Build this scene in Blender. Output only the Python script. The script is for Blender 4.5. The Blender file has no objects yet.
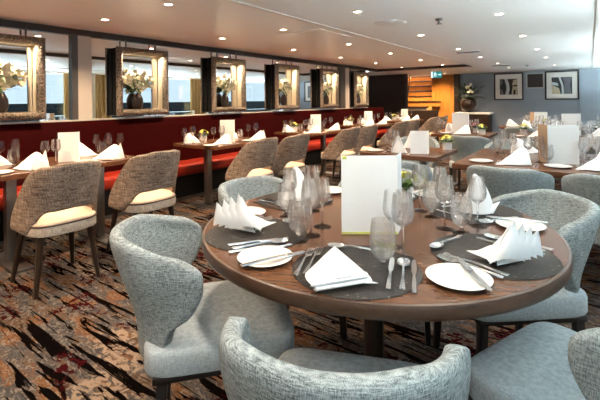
import bpy, bmesh, math, random
from mathutils import Vector, Matrix
R = random.Random(7)
PI = math.pi
SC = bpy.context.scene
COL = SC.collection
rad = math.radians

# ------------------------------------------------------------------ camera
F_PX, PSI, RHO, EYE = 400.0, rad(35.9), 0.0105, 1.25
cd = bpy.data.cameras.new('camera')
cam = bpy.data.objects.new('camera', cd)
COL.objects.link(cam)
SC.camera = cam
cd.sensor_width = 36.0
cd.lens = 36.0 * F_PX / 600.0
cd.shift_y = -99.5 / 600.0
cd.clip_start = 0.02
cam.location = (0, 0, EYE)
cam.matrix_world = (Matrix.Translation((0, 0, EYE)) @ Matrix.Rotation(PSI, 4, 'Z')
                    @ Matrix.Rotation(PI / 2, 4, 'X') @ Matrix.Rotation(-RHO, 4, 'Z'))


def pj(X, Y, Z):
    """where a point falls in the 600x400 frame (used for ordering labels only)"""
    C, S = math.cos(PSI), math.sin(PSI)
    zc = -S * X + C * Y
    if zc < 0.05:
        return (-999, -999)
    x = F_PX * (C * X + S * Y) / zc
    y = F_PX * (Z - EYE) / zc
    return (300 + x - RHO * y, 100.5 - (y + RHO * x))


# ------------------------------------------------------------------ materials
class NT:
    def __init__(self, name):
        self.m = bpy.data.materials.new(name)
        self.m.use_nodes = True
        self.t = self.m.node_tree
        self.b = self.t.nodes['Principled BSDF']

    def n(self, typ, **kw):
        nd = self.t.nodes.new(typ)
        for k, v in kw.items():
            if k.startswith('_'):
                setattr(nd, k[1:], v)
            else:
                nd.inputs[k.replace('__', ' ')].default_value = v
        return nd

    def l(self, a, b):
        self.t.links.new(a, b)

    def coord(self, scale=(1, 1, 1), rot=(0, 0, 0), which='Object', loc=(0, 0, 0)):
        tc = self.n('ShaderNodeTexCoord')
        mp = self.n('ShaderNodeMapping')
        mp.inputs['Scale'].default_value = scale
        mp.inputs['Rotation'].default_value = rot
        mp.inputs['Location'].default_value = loc
        self.l(tc.outputs[which], mp.inputs['Vector'])
        return mp.outputs['Vector']

    def noise(self, vec, scale=5., detail=2., rough=.5, dist=0.):
        nd = self.n('ShaderNodeTexNoise', Scale=scale, Detail=detail, Roughness=rough, Distortion=dist)
        self.l(vec, nd.inputs['Vector'])
        return nd.outputs['Fac']

    def ramp(self, fac, stops, interp='LINEAR'):
        nd = self.n('ShaderNodeValToRGB')
        cr = nd.color_ramp
        cr.interpolation = interp
        while len(cr.elements) < len(stops):
            cr.elements.new(.5)
        for e, (p, c) in zip(cr.elements, stops):
            e.position = p
            e.color = c if len(c) == 4 else (*c, 1)
        self.l(fac, nd.inputs['Fac'])
        return nd.outputs['Color']

    def mix(self, fac, a, b, mode='MIX'):
        nd = self.n('ShaderNodeMix')
        nd.data_type = 'RGBA'
        nd.blend_type = mode
        for s, v in ((0, fac), (6, a), (7, b)):
            if hasattr(v, 'links'):
                self.l(v, nd.inputs[s])
            elif s == 0:
                nd.inputs[s].default_value = v
            else:
                nd.inputs[s].default_value = (*v, 1)
        return nd.outputs[2]

    def math(self, op, a, b=0.):
        nd = self.n('ShaderNodeMath', _operation=op)
        for i, v in enumerate((a, b)):
            if hasattr(v, 'links'):
                self.l(v, nd.inputs[i])
            else:
                nd.inputs[i].default_value = v
        return nd.outputs[0]

    def base(self, c):
        if hasattr(c, 'links'):
            self.l(c, self.b.inputs['Base Color'])
        else:
            self.b.inputs['Base Color'].default_value = (*c, 1)

    def bump(self, h, strength=.3, dist=.01):
        nd = self.n('ShaderNodeBump', Strength=strength, Distance=dist)
        self.l(h, nd.inputs['Height'])
        self.l(nd.outputs['Normal'], self.b.inputs['Normal'])

    def set(self, **kw):
        for k, v in kw.items():
            self.b.inputs[k.replace('__', ' ')].default_value = v
        return self


def plain(name, c, rough=.5, metal=0., var=.06, scale=30., **kw):
    t = NT(name)
    f = t.noise(t.coord(), scale, 3.)
    lo = tuple(max(0, x * (1 - var)) for x in c)
    hi = tuple(min(1, x * (1 + var)) for x in c)
    t.base(t.mix(f, lo, hi))
    t.set(Roughness=rough, Metallic=metal, **kw)
    return t.m


def weave(name, dark, light, fine=260., coarse=18., slub=.5, bump=.35):
    """two crossing sets of slubby threads"""
    t = NT(name)
    a = t.noise(t.coord((1, 1, coarse / fine)), fine, 1.)
    a2 = t.noise(t.coord((coarse / fine, coarse / fine, 1)), fine, 1.)
    f = t.math('ADD', t.math('MULTIPLY', a, .5), t.math('MULTIPLY', a2, .5))
    pat = t.noise(t.coord(), 4., 2.)
    f2 = t.math('ADD', f, t.math('MULTIPLY', t.math('SUBTRACT', pat, .5), .12))
    w = .17 * (1.2 - slub)
    col = t.ramp(f2, [(.5 - w, dark), (.5 + w, light)])
    t.base(col)
    t.set(Roughness=1., Specular__IOR__Level=.03)
    t.bump(f, bump, .004)
    return t.m


def glass(name, tint=(1, 1, 1), rough=0.0, ior=1.5, gain=1.0, edge=0.):
    t = NT(name)
    t.t.nodes.remove(t.b)
    tr = t.n('ShaderNodeBsdfTransparent')
    tr.inputs['Color'].default_value = (*tint, 1)
    gl = t.n('ShaderNodeBsdfGlossy', Roughness=rough)
    lw = t.n('ShaderNodeLayerWeight', Blend=.5)
    p = t.math('POWER', lw.outputs['Facing'], 3.0)
    if edge:
        t.l(t.mix(t.math('POWER', lw.outputs['Facing'], 2.2), tint, (edge,) * 3), tr.inputs['Color'])
    fac = t.math('MINIMUM', t.math('ADD', t.math('MULTIPLY', p, gain), .035), 1.0)
    mx = t.n('ShaderNodeMixShader')
    t.l(fac, mx.inputs[0])
    t.l(tr.outputs[0], mx.inputs[1])
    t.l(gl.outputs[0], mx.inputs[2])
    t.l(mx.outputs[0], t.t.nodes['Material Output'].inputs['Surface'])
    return t.m


def crystal(name, clear=.45):
    """refracting glass blended with clear transmission so that lamp light still passes"""
    t = NT(name)
    t.t.nodes.remove(t.b)
    g = t.n('ShaderNodeBsdfGlass', Roughness=0., IOR=1.47)
    tr = t.n('ShaderNodeBsdfTransparent')
    mx = t.n('ShaderNodeMixShader', Fac=clear)
    t.l(g.outputs[0], mx.inputs[1])
    t.l(tr.outputs[0], mx.inputs[2])
    t.l(mx.outputs[0], t.t.nodes['Material Output'].inputs['Surface'])
    return t.m


def emit(name, c, s):
    t = NT(name)
    t.base((0, 0, 0))
    t.b.inputs['Emission Color'].default_value = (*c, 1)
    t.b.inputs['Emission Strength'].default_value = s
    return t.m


def wood(name, dark, light, along=(.6, 9, 9), rough=.35, scale=5., gloss=.4):
    t = NT(name)
    f = t.noise(t.coord(along), scale, 5., .6, .6)
    g = t.noise(t.coord(tuple(a * 4 for a in along)), scale * 2, 3.)
    f = t.math('ADD', t.math('MULTIPLY', f, .75), t.math('MULTIPLY', g, .25))
    t.base(t.ramp(f, [(.3, dark), (.7, light)]))
    t.set(Roughness=rough, Specular__IOR__Level=gloss)
    t.bump(f, .06, .003)
    return t.m


def carpet():
    # greys, browns and orange fields under dark twigs, as in a woven hotel carpet
    t = NT('patterned_carpet')
    v1 = t.coord((2.2, 7.0, 1), (0, 0, .12), 'Object')
    base = t.noise(v1, 1.9, 6., .66, .6)
    col = t.ramp(base, [(.32, (.035, .026, .022)), (.42, (.115, .075, .048)), (.49, (.085, .078, .072)),
                        (.55, (.050, .052, .056)), (.63, (.13, .12, .108)), (.72, (.18, .165, .145))])
    # orange-brown fields
    of = t.noise(t.coord((1.3, 3.4, 1), (0, 0, -.1), 'Object', (3, 1, 0)), 2.3, 4., .55, .4)
    om = t.ramp(of, [(.53, (0, 0, 0)), (.57, (1, 1, 1))])
    gr = t.noise(t.coord((4, 9, 1)), 14., 4., .7)
    oc = t.ramp(gr, [(.35, (.085, .044, .023)), (.65, (.22, .118, .060))])
    col = t.mix(om, col, oc)
    # blotchy light lace
    lf = t.noise(t.coord((2.6, 4.6, 1), (0, 0, .2)), 9., 4., .65, 1.4)
    lm = t.ramp(lf, [(.55, (0, 0, 0)), (.575, (1, 1, 1))])
    col = t.mix(t.math('MULTIPLY', lm, .8), col, (.20, .18, .16))
    # cream flower patches
    z = t.noise(t.coord((1, 1, 1), (0, 0, 0), 'Object', (7.3, 2.2, 0)), 1.7, 1.)
    zm = t.ramp(z, [(.61, (0, 0, 0)), (.66, (1, 1, 1))])
    ff = t.noise(t.coord((1, 1.2, 1)), 15., 3., .6, 1.5)
    fm = t.ramp(ff, [(.46, (0, 0, 0)), (.52, (1, 1, 1))])
    col = t.mix(t.math('MULTIPLY', zm, fm), col, (.30, .235, .175))
    # thin and thick dark twig streaks running across the room
    for sc, off, lo in (((1.1, 13., 1), (1.7, .4, 0), .555), ((.9, 5.5, 1), (4.7, 2.4, 0), .60)):
        df = t.noise(t.coord(sc, (0, 0, .04), 'Object', off), 2.0, 4., .55, .8)
        dm = t.ramp(df, [(lo, (0, 0, 0)), (lo + .02, (1, 1, 1))])
        col = t.mix(dm, col, (.004, .003, .003))
    # maroon petals
    z2 = t.noise(t.coord((1, 1.6, 1), (0, 0, 0), 'Object', (2.1, 5.2, 0)), 2.6, 1.)
    zm2 = t.ramp(z2, [(.575, (0, 0, 0)), (.61, (1, 1, 1))])
    f2 = t.noise(t.coord((1, 1.4, 1), (0, 0, 0), 'Object', (4, 4, 0)), 22., 2., .5, 1.)
    fm2 = t.ramp(f2, [(.51, (0, 0, 0)), (.55, (1, 1, 1))])
    col = t.mix(t.math('MULTIPLY', zm2, fm2), col, (.038, .004, .006))
    col = t.mix(1., col, (.66, .64, .66), 'MULTIPLY')
    t.base(col)
    pile = t.noise(t.coord(), 420., 1.)
    t.bump(pile, .5, .004)
    t.set(Roughness=1., Specular__IOR__Level=0.)
    return t.m


M = {}
M['carpet'] = carpet()
M['ceiling'] = plain('ceiling_paint', (.90, .88, .85), .45, var=.015)
M['wall_grey'] = plain('grey_blue_paint', (.26, .30, .345), .6, var=.05, scale=6)
M['wall_warm'] = plain('warm_wall_paint', (.58, .52, .45), .6)
M['white_paint'] = plain('white_paint', (.78, .76, .72), .4, var=.02)
M['darkwood'] = wood('dark_panel_wood', (.016, .009, .006), (.040, .022, .014), (9, 9, .7), .32)
M['darktrim'] = plain('dark_brown_trim', (.022, .014, .011), .35)
M['orangewood'] = wood('orange_panel_wood', (.42, .155, .028), (.66, .29, .062), (9, 9, .5), .35)
M['cream'] = plain('cream_lining', (.78, .66, .48), .5, var=.03)
M['creampost'] = plain('cream_pilaster', (.46, .42, .37), .35, var=.02)
M['greymetal'] = plain('grey_pilaster_edge', (.065, .06, .057), .4, .2)
M['black'] = plain('black_lacquer', (.006, .006, .006), .7, Specular__IOR__Level=.15)
M['legblack'] = plain('black_leg_paint', (.012, .011, .011), .4)
M['legbrown'] = wood('dark_brown_leg_wood', (.016, .010, .007), (.04, .024, .016), (9, 9, .7), .35)
M['steel'] = plain('brushed_steel', (.22, .21, .20), .4, 1.0, var=.05)
M['steeldark'] = plain('dark_brushed_steel', (.13, .125, .12), .3, 1.0, var=.05)
M['cutlery'] = plain('polished_cutlery_steel', (.70, .69, .68), .14, 1.0, var=.02)
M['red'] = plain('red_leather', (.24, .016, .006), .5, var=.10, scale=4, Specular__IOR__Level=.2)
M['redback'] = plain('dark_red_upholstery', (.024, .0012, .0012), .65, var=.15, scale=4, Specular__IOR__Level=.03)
M['tabletop'] = wood('walnut_table_wood', (.058, .022, .010), (.14, .057, .025), (1.2, 9, 9), .24, 6., .5)
M['tableedge'] = wood('walnut_edge_wood', (.034, .017, .010), (.085, .043, .024), (3, 3, 14), .35, 6.)
M['tweed'] = weave('brown_tweed', (.070, .051, .042), (.38, .295, .235), 250., 14., .4)
M['seatcream'] = plain('cream_seat_fabric', (.62, .48, .36), .9, var=.05, scale=200)
M['seatbeige'] = weave('beige_seat_fabric', (.30, .25, .20), (.58, .50, .42), 260., 30., .4)
M['piping'] = plain('dark_piping', (.045, .022, .016), .6)
M['tub'] = weave('grey_blue_tub_fabric', (.090, .108, .114), (.39, .422, .425), 560., 50., .42)
M['tubseat'] = weave('blue_grey_seat_fabric', (.29, .322, .338), (.47, .512, .532), 380., 60., .2, .2)
M['linen'] = plain('white_linen', (.74, .74, .75), .85, var=.02, scale=60)
M['paper'] = plain('white_menu_card', (.84, .84, .84), .6, var=.01)
M['paperwarm'] = plain('tan_menu_card', (.55, .36, .22), .6, var=.03)
M['greenstripe'] = plain('yellow_green_stripe', (.50, .55, .06), .5)
M['china'] = plain('white_china', (.72, .71, .68), .12, var=.01, Coat__Weight=.4)
M['mat'] = None
M['glass'] = crystal('drinking_glass', .5)
M['pane'] = glass('window_glass', (.86, .93, .96), .0, 1.45, 1.0)
M['mirror'] = None
M['leaf'] = plain('green_leaf', (.055, .115, .022), .5, var=.5, scale=60)
M['leafdark'] = plain('dark_green_leaf', (.022, .05, .018), .5, var=.5, scale=40)
M['stemgreen'] = plain('green_stem', (.05, .08, .025), .6)
M['petal'] = plain('cream_petal', (.86, .80, .62), .6, var=.08, scale=40)
M['petalyellow'] = plain('yellow_petal', (.62, .58, .12), .6, var=.2, scale=60)
M['petalpink'] = plain('pink_petal', (.62, .14, .22), .6, var=.2, scale=60)
M['vase'] = plain('dark_brown_ceramic', (.022, .012, .009), .3, var=.4, scale=20)
M['pot'] = plain('white_glazed_pot', (.84, .84, .83), .2, var=.02)
M['curtain'] = plain('gold_curtain_cloth', (.44, .27, .10), .8, var=.10, scale=12)
M['picmat'] = plain('picture_mount_card', (.80, .76, .70), .7, var=.01)
M['picblack'] = plain('picture_frame_black', (.015, .012, .012), .3)
M['artdark'] = plain('print_black_ink', (.016, .017, .020), .5, var=.5, scale=25)
M['artlight'] = plain('print_pale_grey', (.50, .55, .56), .5, var=.3, scale=12)
M['artmid'] = plain('print_mid_grey', (.12, .13, .15), .5, var=.6, scale=40)
M['artbeige'] = plain('print_beige', (.52, .42, .28), .5, var=.2, scale=14)
M['grille'] = plain('dark_grille_cloth', (.028, .018, .014), .6, var=.3, scale=120)
M['grilleframe'] = plain('grey_grille_frame', (.38, .38, .38), .4)
M['lamp'] = emit('downlight_lamp', (1, .82, .58), 14.)
M['lamprim'] = plain('white_lamp_rim', (.8, .78, .74), .35)
M['signteal'] = emit('exit_sign_teal', (.010, .16, .16), .6)
M['signwhite'] = emit('exit_sign_white', (.75, .95, .92), .55)
M['water'] = plain('river_water', (.012, .022, .026), .25, var=.2, scale=.4)
M['bank'] = plain('far_river_bank', (.006, .011, .013), .9, var=.3, scale=.3)
M['bouncepale'] = plain('pale_bounce_slab', (.70, .70, .68), .9, var=.05)  # pale surface of the added slab that throws sunlight inwards
M['quay'] = plain('pale_quay', (.02, .026, .028), .9, var=.2, scale=.3)


def special():
    t = NT('woven_placemat')
    a = t.noise(t.coord((1, .06, 1)), 300., 1.)
    b = t.noise(t.coord((.06, 1, 1)), 300., 1.)
    f = t.math('MAXIMUM', a, b)
    sp = t.noise(t.coord(), 55., 2.)
    spm = t.ramp(sp, [(.66, (0, 0, 0)), (.72, (1, 1, 1))])
    c = t.ramp(f, [(.45, (.008, .007, .006)), (.75, (.040, .034, .030))])
    t.base(t.mix(t.math('MULTIPLY', spm, .35), c, (.35, .30, .25)))
    t.set(Roughness=.5, Specular__IOR__Level=.25)
    t.bump(f, .3, .002)
    M['mat'] = t.m
    t = NT('wall_mirror_silver')
    t.base(t.mix(t.noise(t.coord(), 2.), (.80, .80, .79), (.83, .83, .82)))
    t.set(Metallic=1., Roughness=.0)
    M['mirror'] = t.m
    # carved silver-bronze moulding
    t = NT('carved_silver_moulding')
    v = t.n('ShaderNodeTexVoronoi', Scale=75., _feature='F1')
    t.l(t.coord(), v.inputs['Vector'])
    d = v.outputs['Distance']
    n2 = t.noise(t.coord(), 90., 3.)
    h = t.math('ADD', d, t.math('MULTIPLY', n2, .4))
    t.base(t.ramp(h, [(.35, (.36, .30, .24)), (.65, (.25, .20, .155)), (.95, (.09, .068, .05))]))
    t.set(Metallic=.35, Roughness=.45)
    t.bump(t.math('MULTIPLY', h, -1.), .8, .012)
    M['carved'] = t.m


special()


# ------------------------------------------------------------------ mesh helpers
class MB:
    def __init__(self):
        self.v, self.f = [], []

    def add(self, vs, fs):
        o = len(self.v)
        self.v += [tuple(p) for p in vs]
        self.f += [tuple(o + i for i in f) for f in fs]
        return self

    def box(self, x0, x1, y0, y1, z0, z1, M4=None):
        vs = [(x, y, z) for z in (z0, z1) for x, y in ((x0, y0), (x1, y0), (x1, y1), (x0, y1))]
        if M4 is not None:
            vs = [M4 @ Vector(p) for p in vs]
        return self.add(vs, [(3, 2, 1, 0), (4, 5, 6, 7), (0, 1, 5, 4), (1, 2, 6, 5), (2, 3, 7, 6), (3, 0, 4, 7)])

    def lathe(self, prof, n=24, c=(0, 0, 0), sx=1., sy=1.):
        vs, fs = [], []
        m = len(prof)
        for i in range(n):
            a = 2 * PI * i / n
            for r, z in prof:
                vs.append((c[0] + r * math.cos(a) * sx, c[1] + r * math.sin(a) * sy, c[2] + z))
        for i in range(n):
            j = (i + 1) % n
            for k in range(m - 1):
                fs.append((i * m + k, j * m + k, j * m + k + 1, i * m + k + 1))
        self.add(vs, fs)
        return self

    def disc(self, r, z, n=24, c=(0, 0), up=True):
        vs = [(c[0] + r * math.cos(2 * PI * i / n), c[1] + r * math.sin(2 * PI * i / n), z) for i in range(n)]
        return self.add(vs, [tuple(range(n)) if up else tuple(range(n - 1, -1, -1))])

    def grid(self, fn, nu, nv, closed=False):
        vs = [fn(i / (nu if closed else nu - 1), j / (nv - 1)) for i in range(nu) for j in range(nv)]
        fs = []
        for i in range(nu if closed else nu - 1):
            k = (i + 1) % nu
            for j in range(nv - 1):
                fs.append((i * nv + j, k * nv + j, k * nv + j + 1, i * nv + j + 1))
        return self.add(vs, fs)

    def tube(self, pts, r, n=8, caps=True):
        pts = [Vector(p) for p in pts]
        rs = r if isinstance(r, (list, tuple)) else [r] * len(pts)
        vs, fs = [], []
        for i, p in enumerate(pts):
            d = (pts[min(i + 1, len(pts) - 1)] - pts[max(i - 1, 0)]).normalized()
            ref = Vector((0, 0, 1)) if abs(d.z) < .9 else Vector((1, 0, 0))
            a = d.cross(ref).normalized()
            b = a.cross(d)
            for k in range(n):
                t = 2 * PI * k / n
                vs.append(p + (a * math.cos(t) + b * math.sin(t)) * rs[i])
        for i in range(len(pts) - 1):
            for k in range(n):
                l = (k + 1) % n
                fs.append((i * n + k, i * n + l, (i + 1) * n + l, (i + 1) * n + k))
        if caps:
            fs.append(tuple(range(n - 1, -1, -1)))
            fs.append(tuple((len(pts) - 1) * n + k for k in range(n)))
        return self.add(vs, fs)

    def prism(self, outline, z0, z1):
        n = len(outline)
        vs = [(x, y, z0) for x, y in outline] + [(x, y, z1) for x, y in outline]
        fs = [tuple(range(n - 1, -1, -1)), tuple(range(n, 2 * n))]
        fs += [(i, (i + 1) % n, n + (i + 1) % n, n + i) for i in range(n)]
        return self.add(vs, fs)

    def obj(self, name, mat, parent=None, smooth=True, bevel=0., seg=2, solid=0., sub=0, angle=40, soff=0.):
        me = bpy.data.meshes.new(name)
        me.from_pydata(self.v, [], self.f)
        me.validate()
        bm = bmesh.new()
        bm.from_mesh(me)
        bmesh.ops.remove_doubles(bm, verts=bm.verts, dist=1e-5)
        bmesh.ops.recalc_face_normals(bm, faces=bm.faces)
        bm.to_mesh(me)
        bm.free()
        me.materials.append(mat)
        o = bpy.data.objects.new(name, me)
        COL.objects.link(o)
        if solid:
            md = o.modifiers.new('s', 'SOLIDIFY')
            md.thickness = solid
            md.offset = soff
            md.use_even_offset = False
        if bevel:
            md = o.modifiers.new('b', 'BEVEL')
            md.width = bevel
            md.segments = seg
            md.limit_method = 'ANGLE'
        if sub:
            md = o.modifiers.new('u', 'SUBSURF')
            md.levels = md.render_levels = sub
        if solid or bevel or sub:
            bpy.context.view_layer.update()
            dg = bpy.context.evaluated_depsgraph_get()
            nm = bpy.data.meshes.new_from_object(o.evaluated_get(dg))
            o.modifiers.clear()
            o.data = nm
            bpy.data.meshes.remove(me)
            nm.name = name
            me = nm
        if smooth:
            me.polygons.foreach_set('use_smooth', [True] * len(me.polygons))
            if hasattr(me, 'set_sharp_from_angle'):
                me.set_sharp_from_angle(angle=rad(angle))
        if parent:
            o.parent = parent
        return o


def tag(o, label=None, cat=None, group=None, kind=None):
    if label:
        o['label'] = label
    if cat:
        o['category'] = cat
    if group:
        o['group'] = group
    if kind:
        o['kind'] = kind
    return o


def empty(name, loc=(0, 0, 0), rz=0.):
    o = bpy.data.objects.new(name, None)
    COL.objects.link(o)
    o.empty_display_size = .05
    o.location = loc
    o.rotation_euler = (0, 0, rz)
    return o


def copy_tree(o, parent=None):
    c = o.copy()
    COL.objects.link(c)
    if parent:
        c.parent = parent
    for ch in list(o.children):
        copy_tree(ch, c)
    return c


def structure(o, label=None, cat=None):
    o['kind'] = 'structure'
    if label:
        o['label'] = label
    if cat:
        o['category'] = cat
    return o


protos = {}


def spawn(maker, loc, rz=0., key=None):
    """the first call moves the built thing itself, later ones copy it"""
    key = key or maker.__name__
    if key not in protos:
        protos[key] = maker()
        o = protos[key]
    else:
        o = copy_tree(protos[key])
    o.location = loc
    o.rotation_euler = (0, 0, rz)
    return o


ORD = ['first', 'second', 'third', 'fourth', 'fifth', 'sixth', 'seventh', 'eighth', 'ninth', 'tenth', 'eleventh',
       'twelfth', 'thirteenth', 'fourteenth', 'fifteenth', 'sixteenth', 'seventeenth', 'eighteenth', 'nineteenth',
       'twentieth']
pending = {}


def later(o, base, cat, group, px):
    """label is completed once all members are known, by their order from the left"""
    o['category'] = cat
    o['group'] = group
    pending.setdefault(base, []).append((px, o))


def in_view(X, Y, Z, m=6):
    x, y = pj(X, Y, Z)
    return -m < x < 600 + m and -m < y < 400 + m


# ------------------------------------------------------------------ room shell
ML = -4.59            # plane of the mirror wall
WR = 1.0              # window wall
YB, YF = -2.4, 12.7   # back wall, far wall
HC, HL = 2.06, 2.0    # raised ceiling, lowered ceiling
XS, YS = -2.15, 9.85  # edges of the raised ceiling


def slab(name, x0, x1, y0, y1, z0, z1, mat, label=None, cat=None, parent=None):
    o = MB().box(x0, x1, y0, y1, z0, z1).obj(name, mat, parent, smooth=False)
    if parent is None:
        structure(o, label, cat)
    return o


slab('floor', -7.5, 1.3, YB, 15.2, -.1, 0, M['carpet'], 'patterned brown and grey carpet with dark streaks', 'carpet')
slab('ceiling', ML - .2, XS, YB, YS, HC, HC + .1, M['ceiling'], 'raised cream ceiling over the banquette side', 'ceiling')
slab('ceiling', XS, WR + .3, YB, YS, HL, HL + .2, M['ceiling'], 'lowered pale ceiling over the window side', 'ceiling')
slab('ceiling', -7.5, WR + .3, YS, YF + .1, HL, HL + .2, M['ceiling'], 'lowered pale ceiling at the far end', 'ceiling')
slab('wall_left', ML - .2, ML - .045, YB, 9.2, 0, HC, M['wall_warm'])
slab('wall_back', ML - .2, WR + .3, YB - .1, YB, 0, HC, M['wall_warm'])
slab('wall_far', -3.19, WR + .3, YF, YF + .12, 0, HL, M['wall_grey'], 'grey blue far wall with two pictures', 'wall')
# edges of the raised ceiling
slab('trim_1', XS - .012, XS - .001, YB, YS, HL + .004, HC, M['darktrim'], 'dark edge of the raised ceiling', 'trim')
slab('trim_2', ML, XS, YS - .012, YS - .001, HL - .006, HC, M['darktrim'], 'dark band where the raised ceiling ends', 'trim')
slab('trim_3', XS - .03, XS + .012, YB, YS, HL - .006, HL + .004, M['white_paint'], 'pale strip along the ceiling step', 'trim')
slab('trim_4', ML - .01, ML + .035, YB, YS, HL - .01, HC, M['darktrim'], 'dark rail above the mirrors', 'trim')
slab('trim_5', .055, .075, YB, YF, HL - .012, HL, M['white_paint'], 'pale track along the ceiling by the windows', 'trim')
# pilasters between the mirror panels
for k, (y0, y1, y2) in enumerate([(2.07, 2.133, 2.285), (7.845, 8.077, 8.27)]):
    o = structure(MB().box(ML - .01, ML + .035, y1, y2, 1.06, HL).obj('pillar', M['creampost'], smooth=False),
                  ['cream pillar left of the second mirror frame', 'cream pillar between the last two mirror frames'][k],
                  'pillar')
    e = MB().box(ML - .01, ML + .04, y0, y1, 1.06, HL).obj('pillar_edge', M['greymetal'], o, smooth=False)
mir = [('window side', YB, 2.07), ('middle', 2.285, 7.845), ('far', 8.27, 9.2)]
for k, (n, y0, y1) in enumerate(mir):
    o = MB().box(ML - .009, ML, y0, y1, 1.06, HL).obj('wall_mirror', M['mirror'], smooth=False)
    tag(o, ['mirror panel left of the first cream pillar', 'long mirror panel between the two cream pillars',
            'narrow mirror panel right of the far cream pillar'][k], 'mirror', 'mirror panels above the banquette')

# window wall on the right (seen in the mirrors)
posts = [-2.4, 1.32, 5.03, 8.74, 12.45]
wl = MB()
wl.box(WR, WR + .15, YB, YF, 0, .82)
wl.box(WR, WR + .15, YB, YF, 1.95, HL)
for p in posts:
    wl.box(WR, WR + .15, p - .17, p + .17, .82, 1.95)
structure(wl.obj('wall_right', M['white_paint'], smooth=False), 'pale window wall seen in the mirrors', 'wall')
slab('trim_6', WR - .06, WR + .15, YB, YF, .80, .83, M['white_paint'], 'pale window sill along the right wall', 'sill')
for k in range(4):
    y0, y1 = posts[k] + .17, posts[k + 1] - .17
    root = empty('window_%d' % (k + 1), (WR + .1, (y0 + y1) / 2, .83))
    structure(root, ['window nearest the viewer', 'window reflected beside the second mirror frame',
                     'window reflected beside the third mirror frame', 'window nearest the far wall'][k], 'window')
    h, w = 1.12, (y1 - y0)
    MB().box(-.004, .004, -w / 2, w / 2, 0, h).obj('glass_pane', M['pane'], root, smooth=False)
    fr = MB()
    for yy in (-w / 2 + .015, 0, w / 2 - .015):
        fr.box(-.03, .03, yy - .018, yy + .018, 0, h)
    fr.obj('mullions', M['greymetal'], root, smooth=False)


def curtain(y0, y1, label):
    n = 40
    w = y1 - y0

    def fn(u, v):
        return (WR - .06 - .035 * math.sin(u * w * 55) - .01 * math.sin(u * 31 + v * 2), y0 + w * u, .1 + 1.86 * v)
    o = MB().grid(fn, 70, 6).obj('curtain', M['curtain'], solid=.006)
    tag(o, label, 'curtain', 'gold curtains on the window wall')


curtain(4.40, 4.90, 'gold curtain reflected just left of the first cream pillar')
curtain(5.16, 5.60, 'gold curtain reflected between first cream pillar and second frame')
curtain(8.12, 8.78, 'gold curtain reflected left of the third mirror frame')

# river outside the windows
o = MB().box(1.6, 140, -80, 90, -1.6, -1.5).obj('water', M['water'], smooth=False)
structure(o, 'grey river outside the windows', 'water')
o = MB().box(1.7, 9, -80, 90, -1.45, -1.2).obj('bounce_slab', M['bouncepale'], smooth=False)  # unseen pale slab, added to bounce sunlight up to the ceiling
structure(o, 'added pale slab outside, bouncing sunlight in through the windows', 'quay')
o = MB().box(60, 64, -80, 90, -1.5, 1.2).obj('far_bank', M['bank'], smooth=False)
structure(o, 'dark far bank across the river', 'bank')
o = MB().box(56, 60, -80, 90, -1.5, -.75).obj('quay', M['quay'], smooth=False)
structure(o, 'pale quay along the far bank', 'quay')

# far end: dark wall, stairs, orange panel
dw = MB()
pts = [(-7.4, 11.4), (-4.44, 11.4)] + [(-4.44 + .08 * math.sin(a), 11.48 - .08 * math.cos(a)) for a in
                                       [rad(d) for d in (20, 45, 70, 90, 110, 135, 160, 180)]] + [(-7.4, 11.56)]
dw.prism(pts, 0, HL)
structure(dw.obj('wall_dark_wood', M['darkwood'], angle=30), 'dark wood wall with rounded end beside the stairs', 'wall')
slab('wall_lobby', -7.5, -7.4, 9.0, 15.2, 0, HL, M['darkwood'])
slab('wall_lobby_near', -7.5, ML - .2, 9.0, 9.2, 0, HL, M['darkwood'])
slab('wall_stair_back', -5.6, -3.4, 14.6, 14.7, 0, 3.4, M['orangewood'], 'orange wood wall behind the stairs', 'wall')
slab('wall_stair_side', -3.70, -3.62, YF + .06, 14.6, 0, 3.4, M['orangewood'])
slab('wall_stair_left', -5.6, -5.5, YF + .06, 14.6, 0, 3.4, M['orangewood'])
o = MB()
x = -4.03
while x < -3.34:
    o.box(x, min(x + .112, -3.335), YF - .02, YF, 0, HL)
    x += .115
o.box(-4.04, -3.33, YF, YF + .05, 0, HL)
structure(o.obj('wall_orange_panel', M['orangewood'], smooth=False), 'orange vertical wood panelling right of the stairs', 'wall')
slab('trim_7', -3.335, -3.185, YF - .12, YF + .05, 0, HL, M['darktrim'], 'dark strip in place of the recess between orange panel and grey wall', 'post')  # a recess drawn as a solid strip, its darkness put into the colour
st = empty('staircase', (-4.6, 11.5, 0))
tag(st, 'staircase with dark treads and orange wood risers', 'stairs')
for k in range(14):
    y = 11.4 + .2 * k - 11.5
    z = .17 * (k + 1)
    MB().box(-.85, .85 if k > 5 else .50, y - .02, y + .2, z - .035, z).obj('tread', M['darktrim'], st, smooth=False, bevel=.004)
    MB().box(-.85, .85 if k > 5 else .50, y, y + .02, z - .17, z - .035).obj('riser', M['orangewood'] if k > 5 else M['creampost'], st, smooth=False)
MB().tube([(.02, .9, 2.35), (.13, .15, 1.10)], .018).obj('handrail', M['darktrim'], st)
o = MB().box(-4.25, -3.24, 10.5, 10.72, 0, .955).obj('sideboard', M['darkwood'], smooth=False, bevel=.006)
structure(o, 'low dark wood partition before the stairs', 'partition')
o.name = 'partition'


# ------------------------------------------------------------------ downlights
def make_downlight():
    t = empty('ceiling_downlight')
    MB().lathe([(.030, -.004), (.045, -.006), (.047, -.001), (.047, .002)], 20).obj('rim', M['lamprim'], t)
    MB().disc(.030, -.003, 20, up=False).obj('lamp', M['lamp'], t)
    return t


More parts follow.
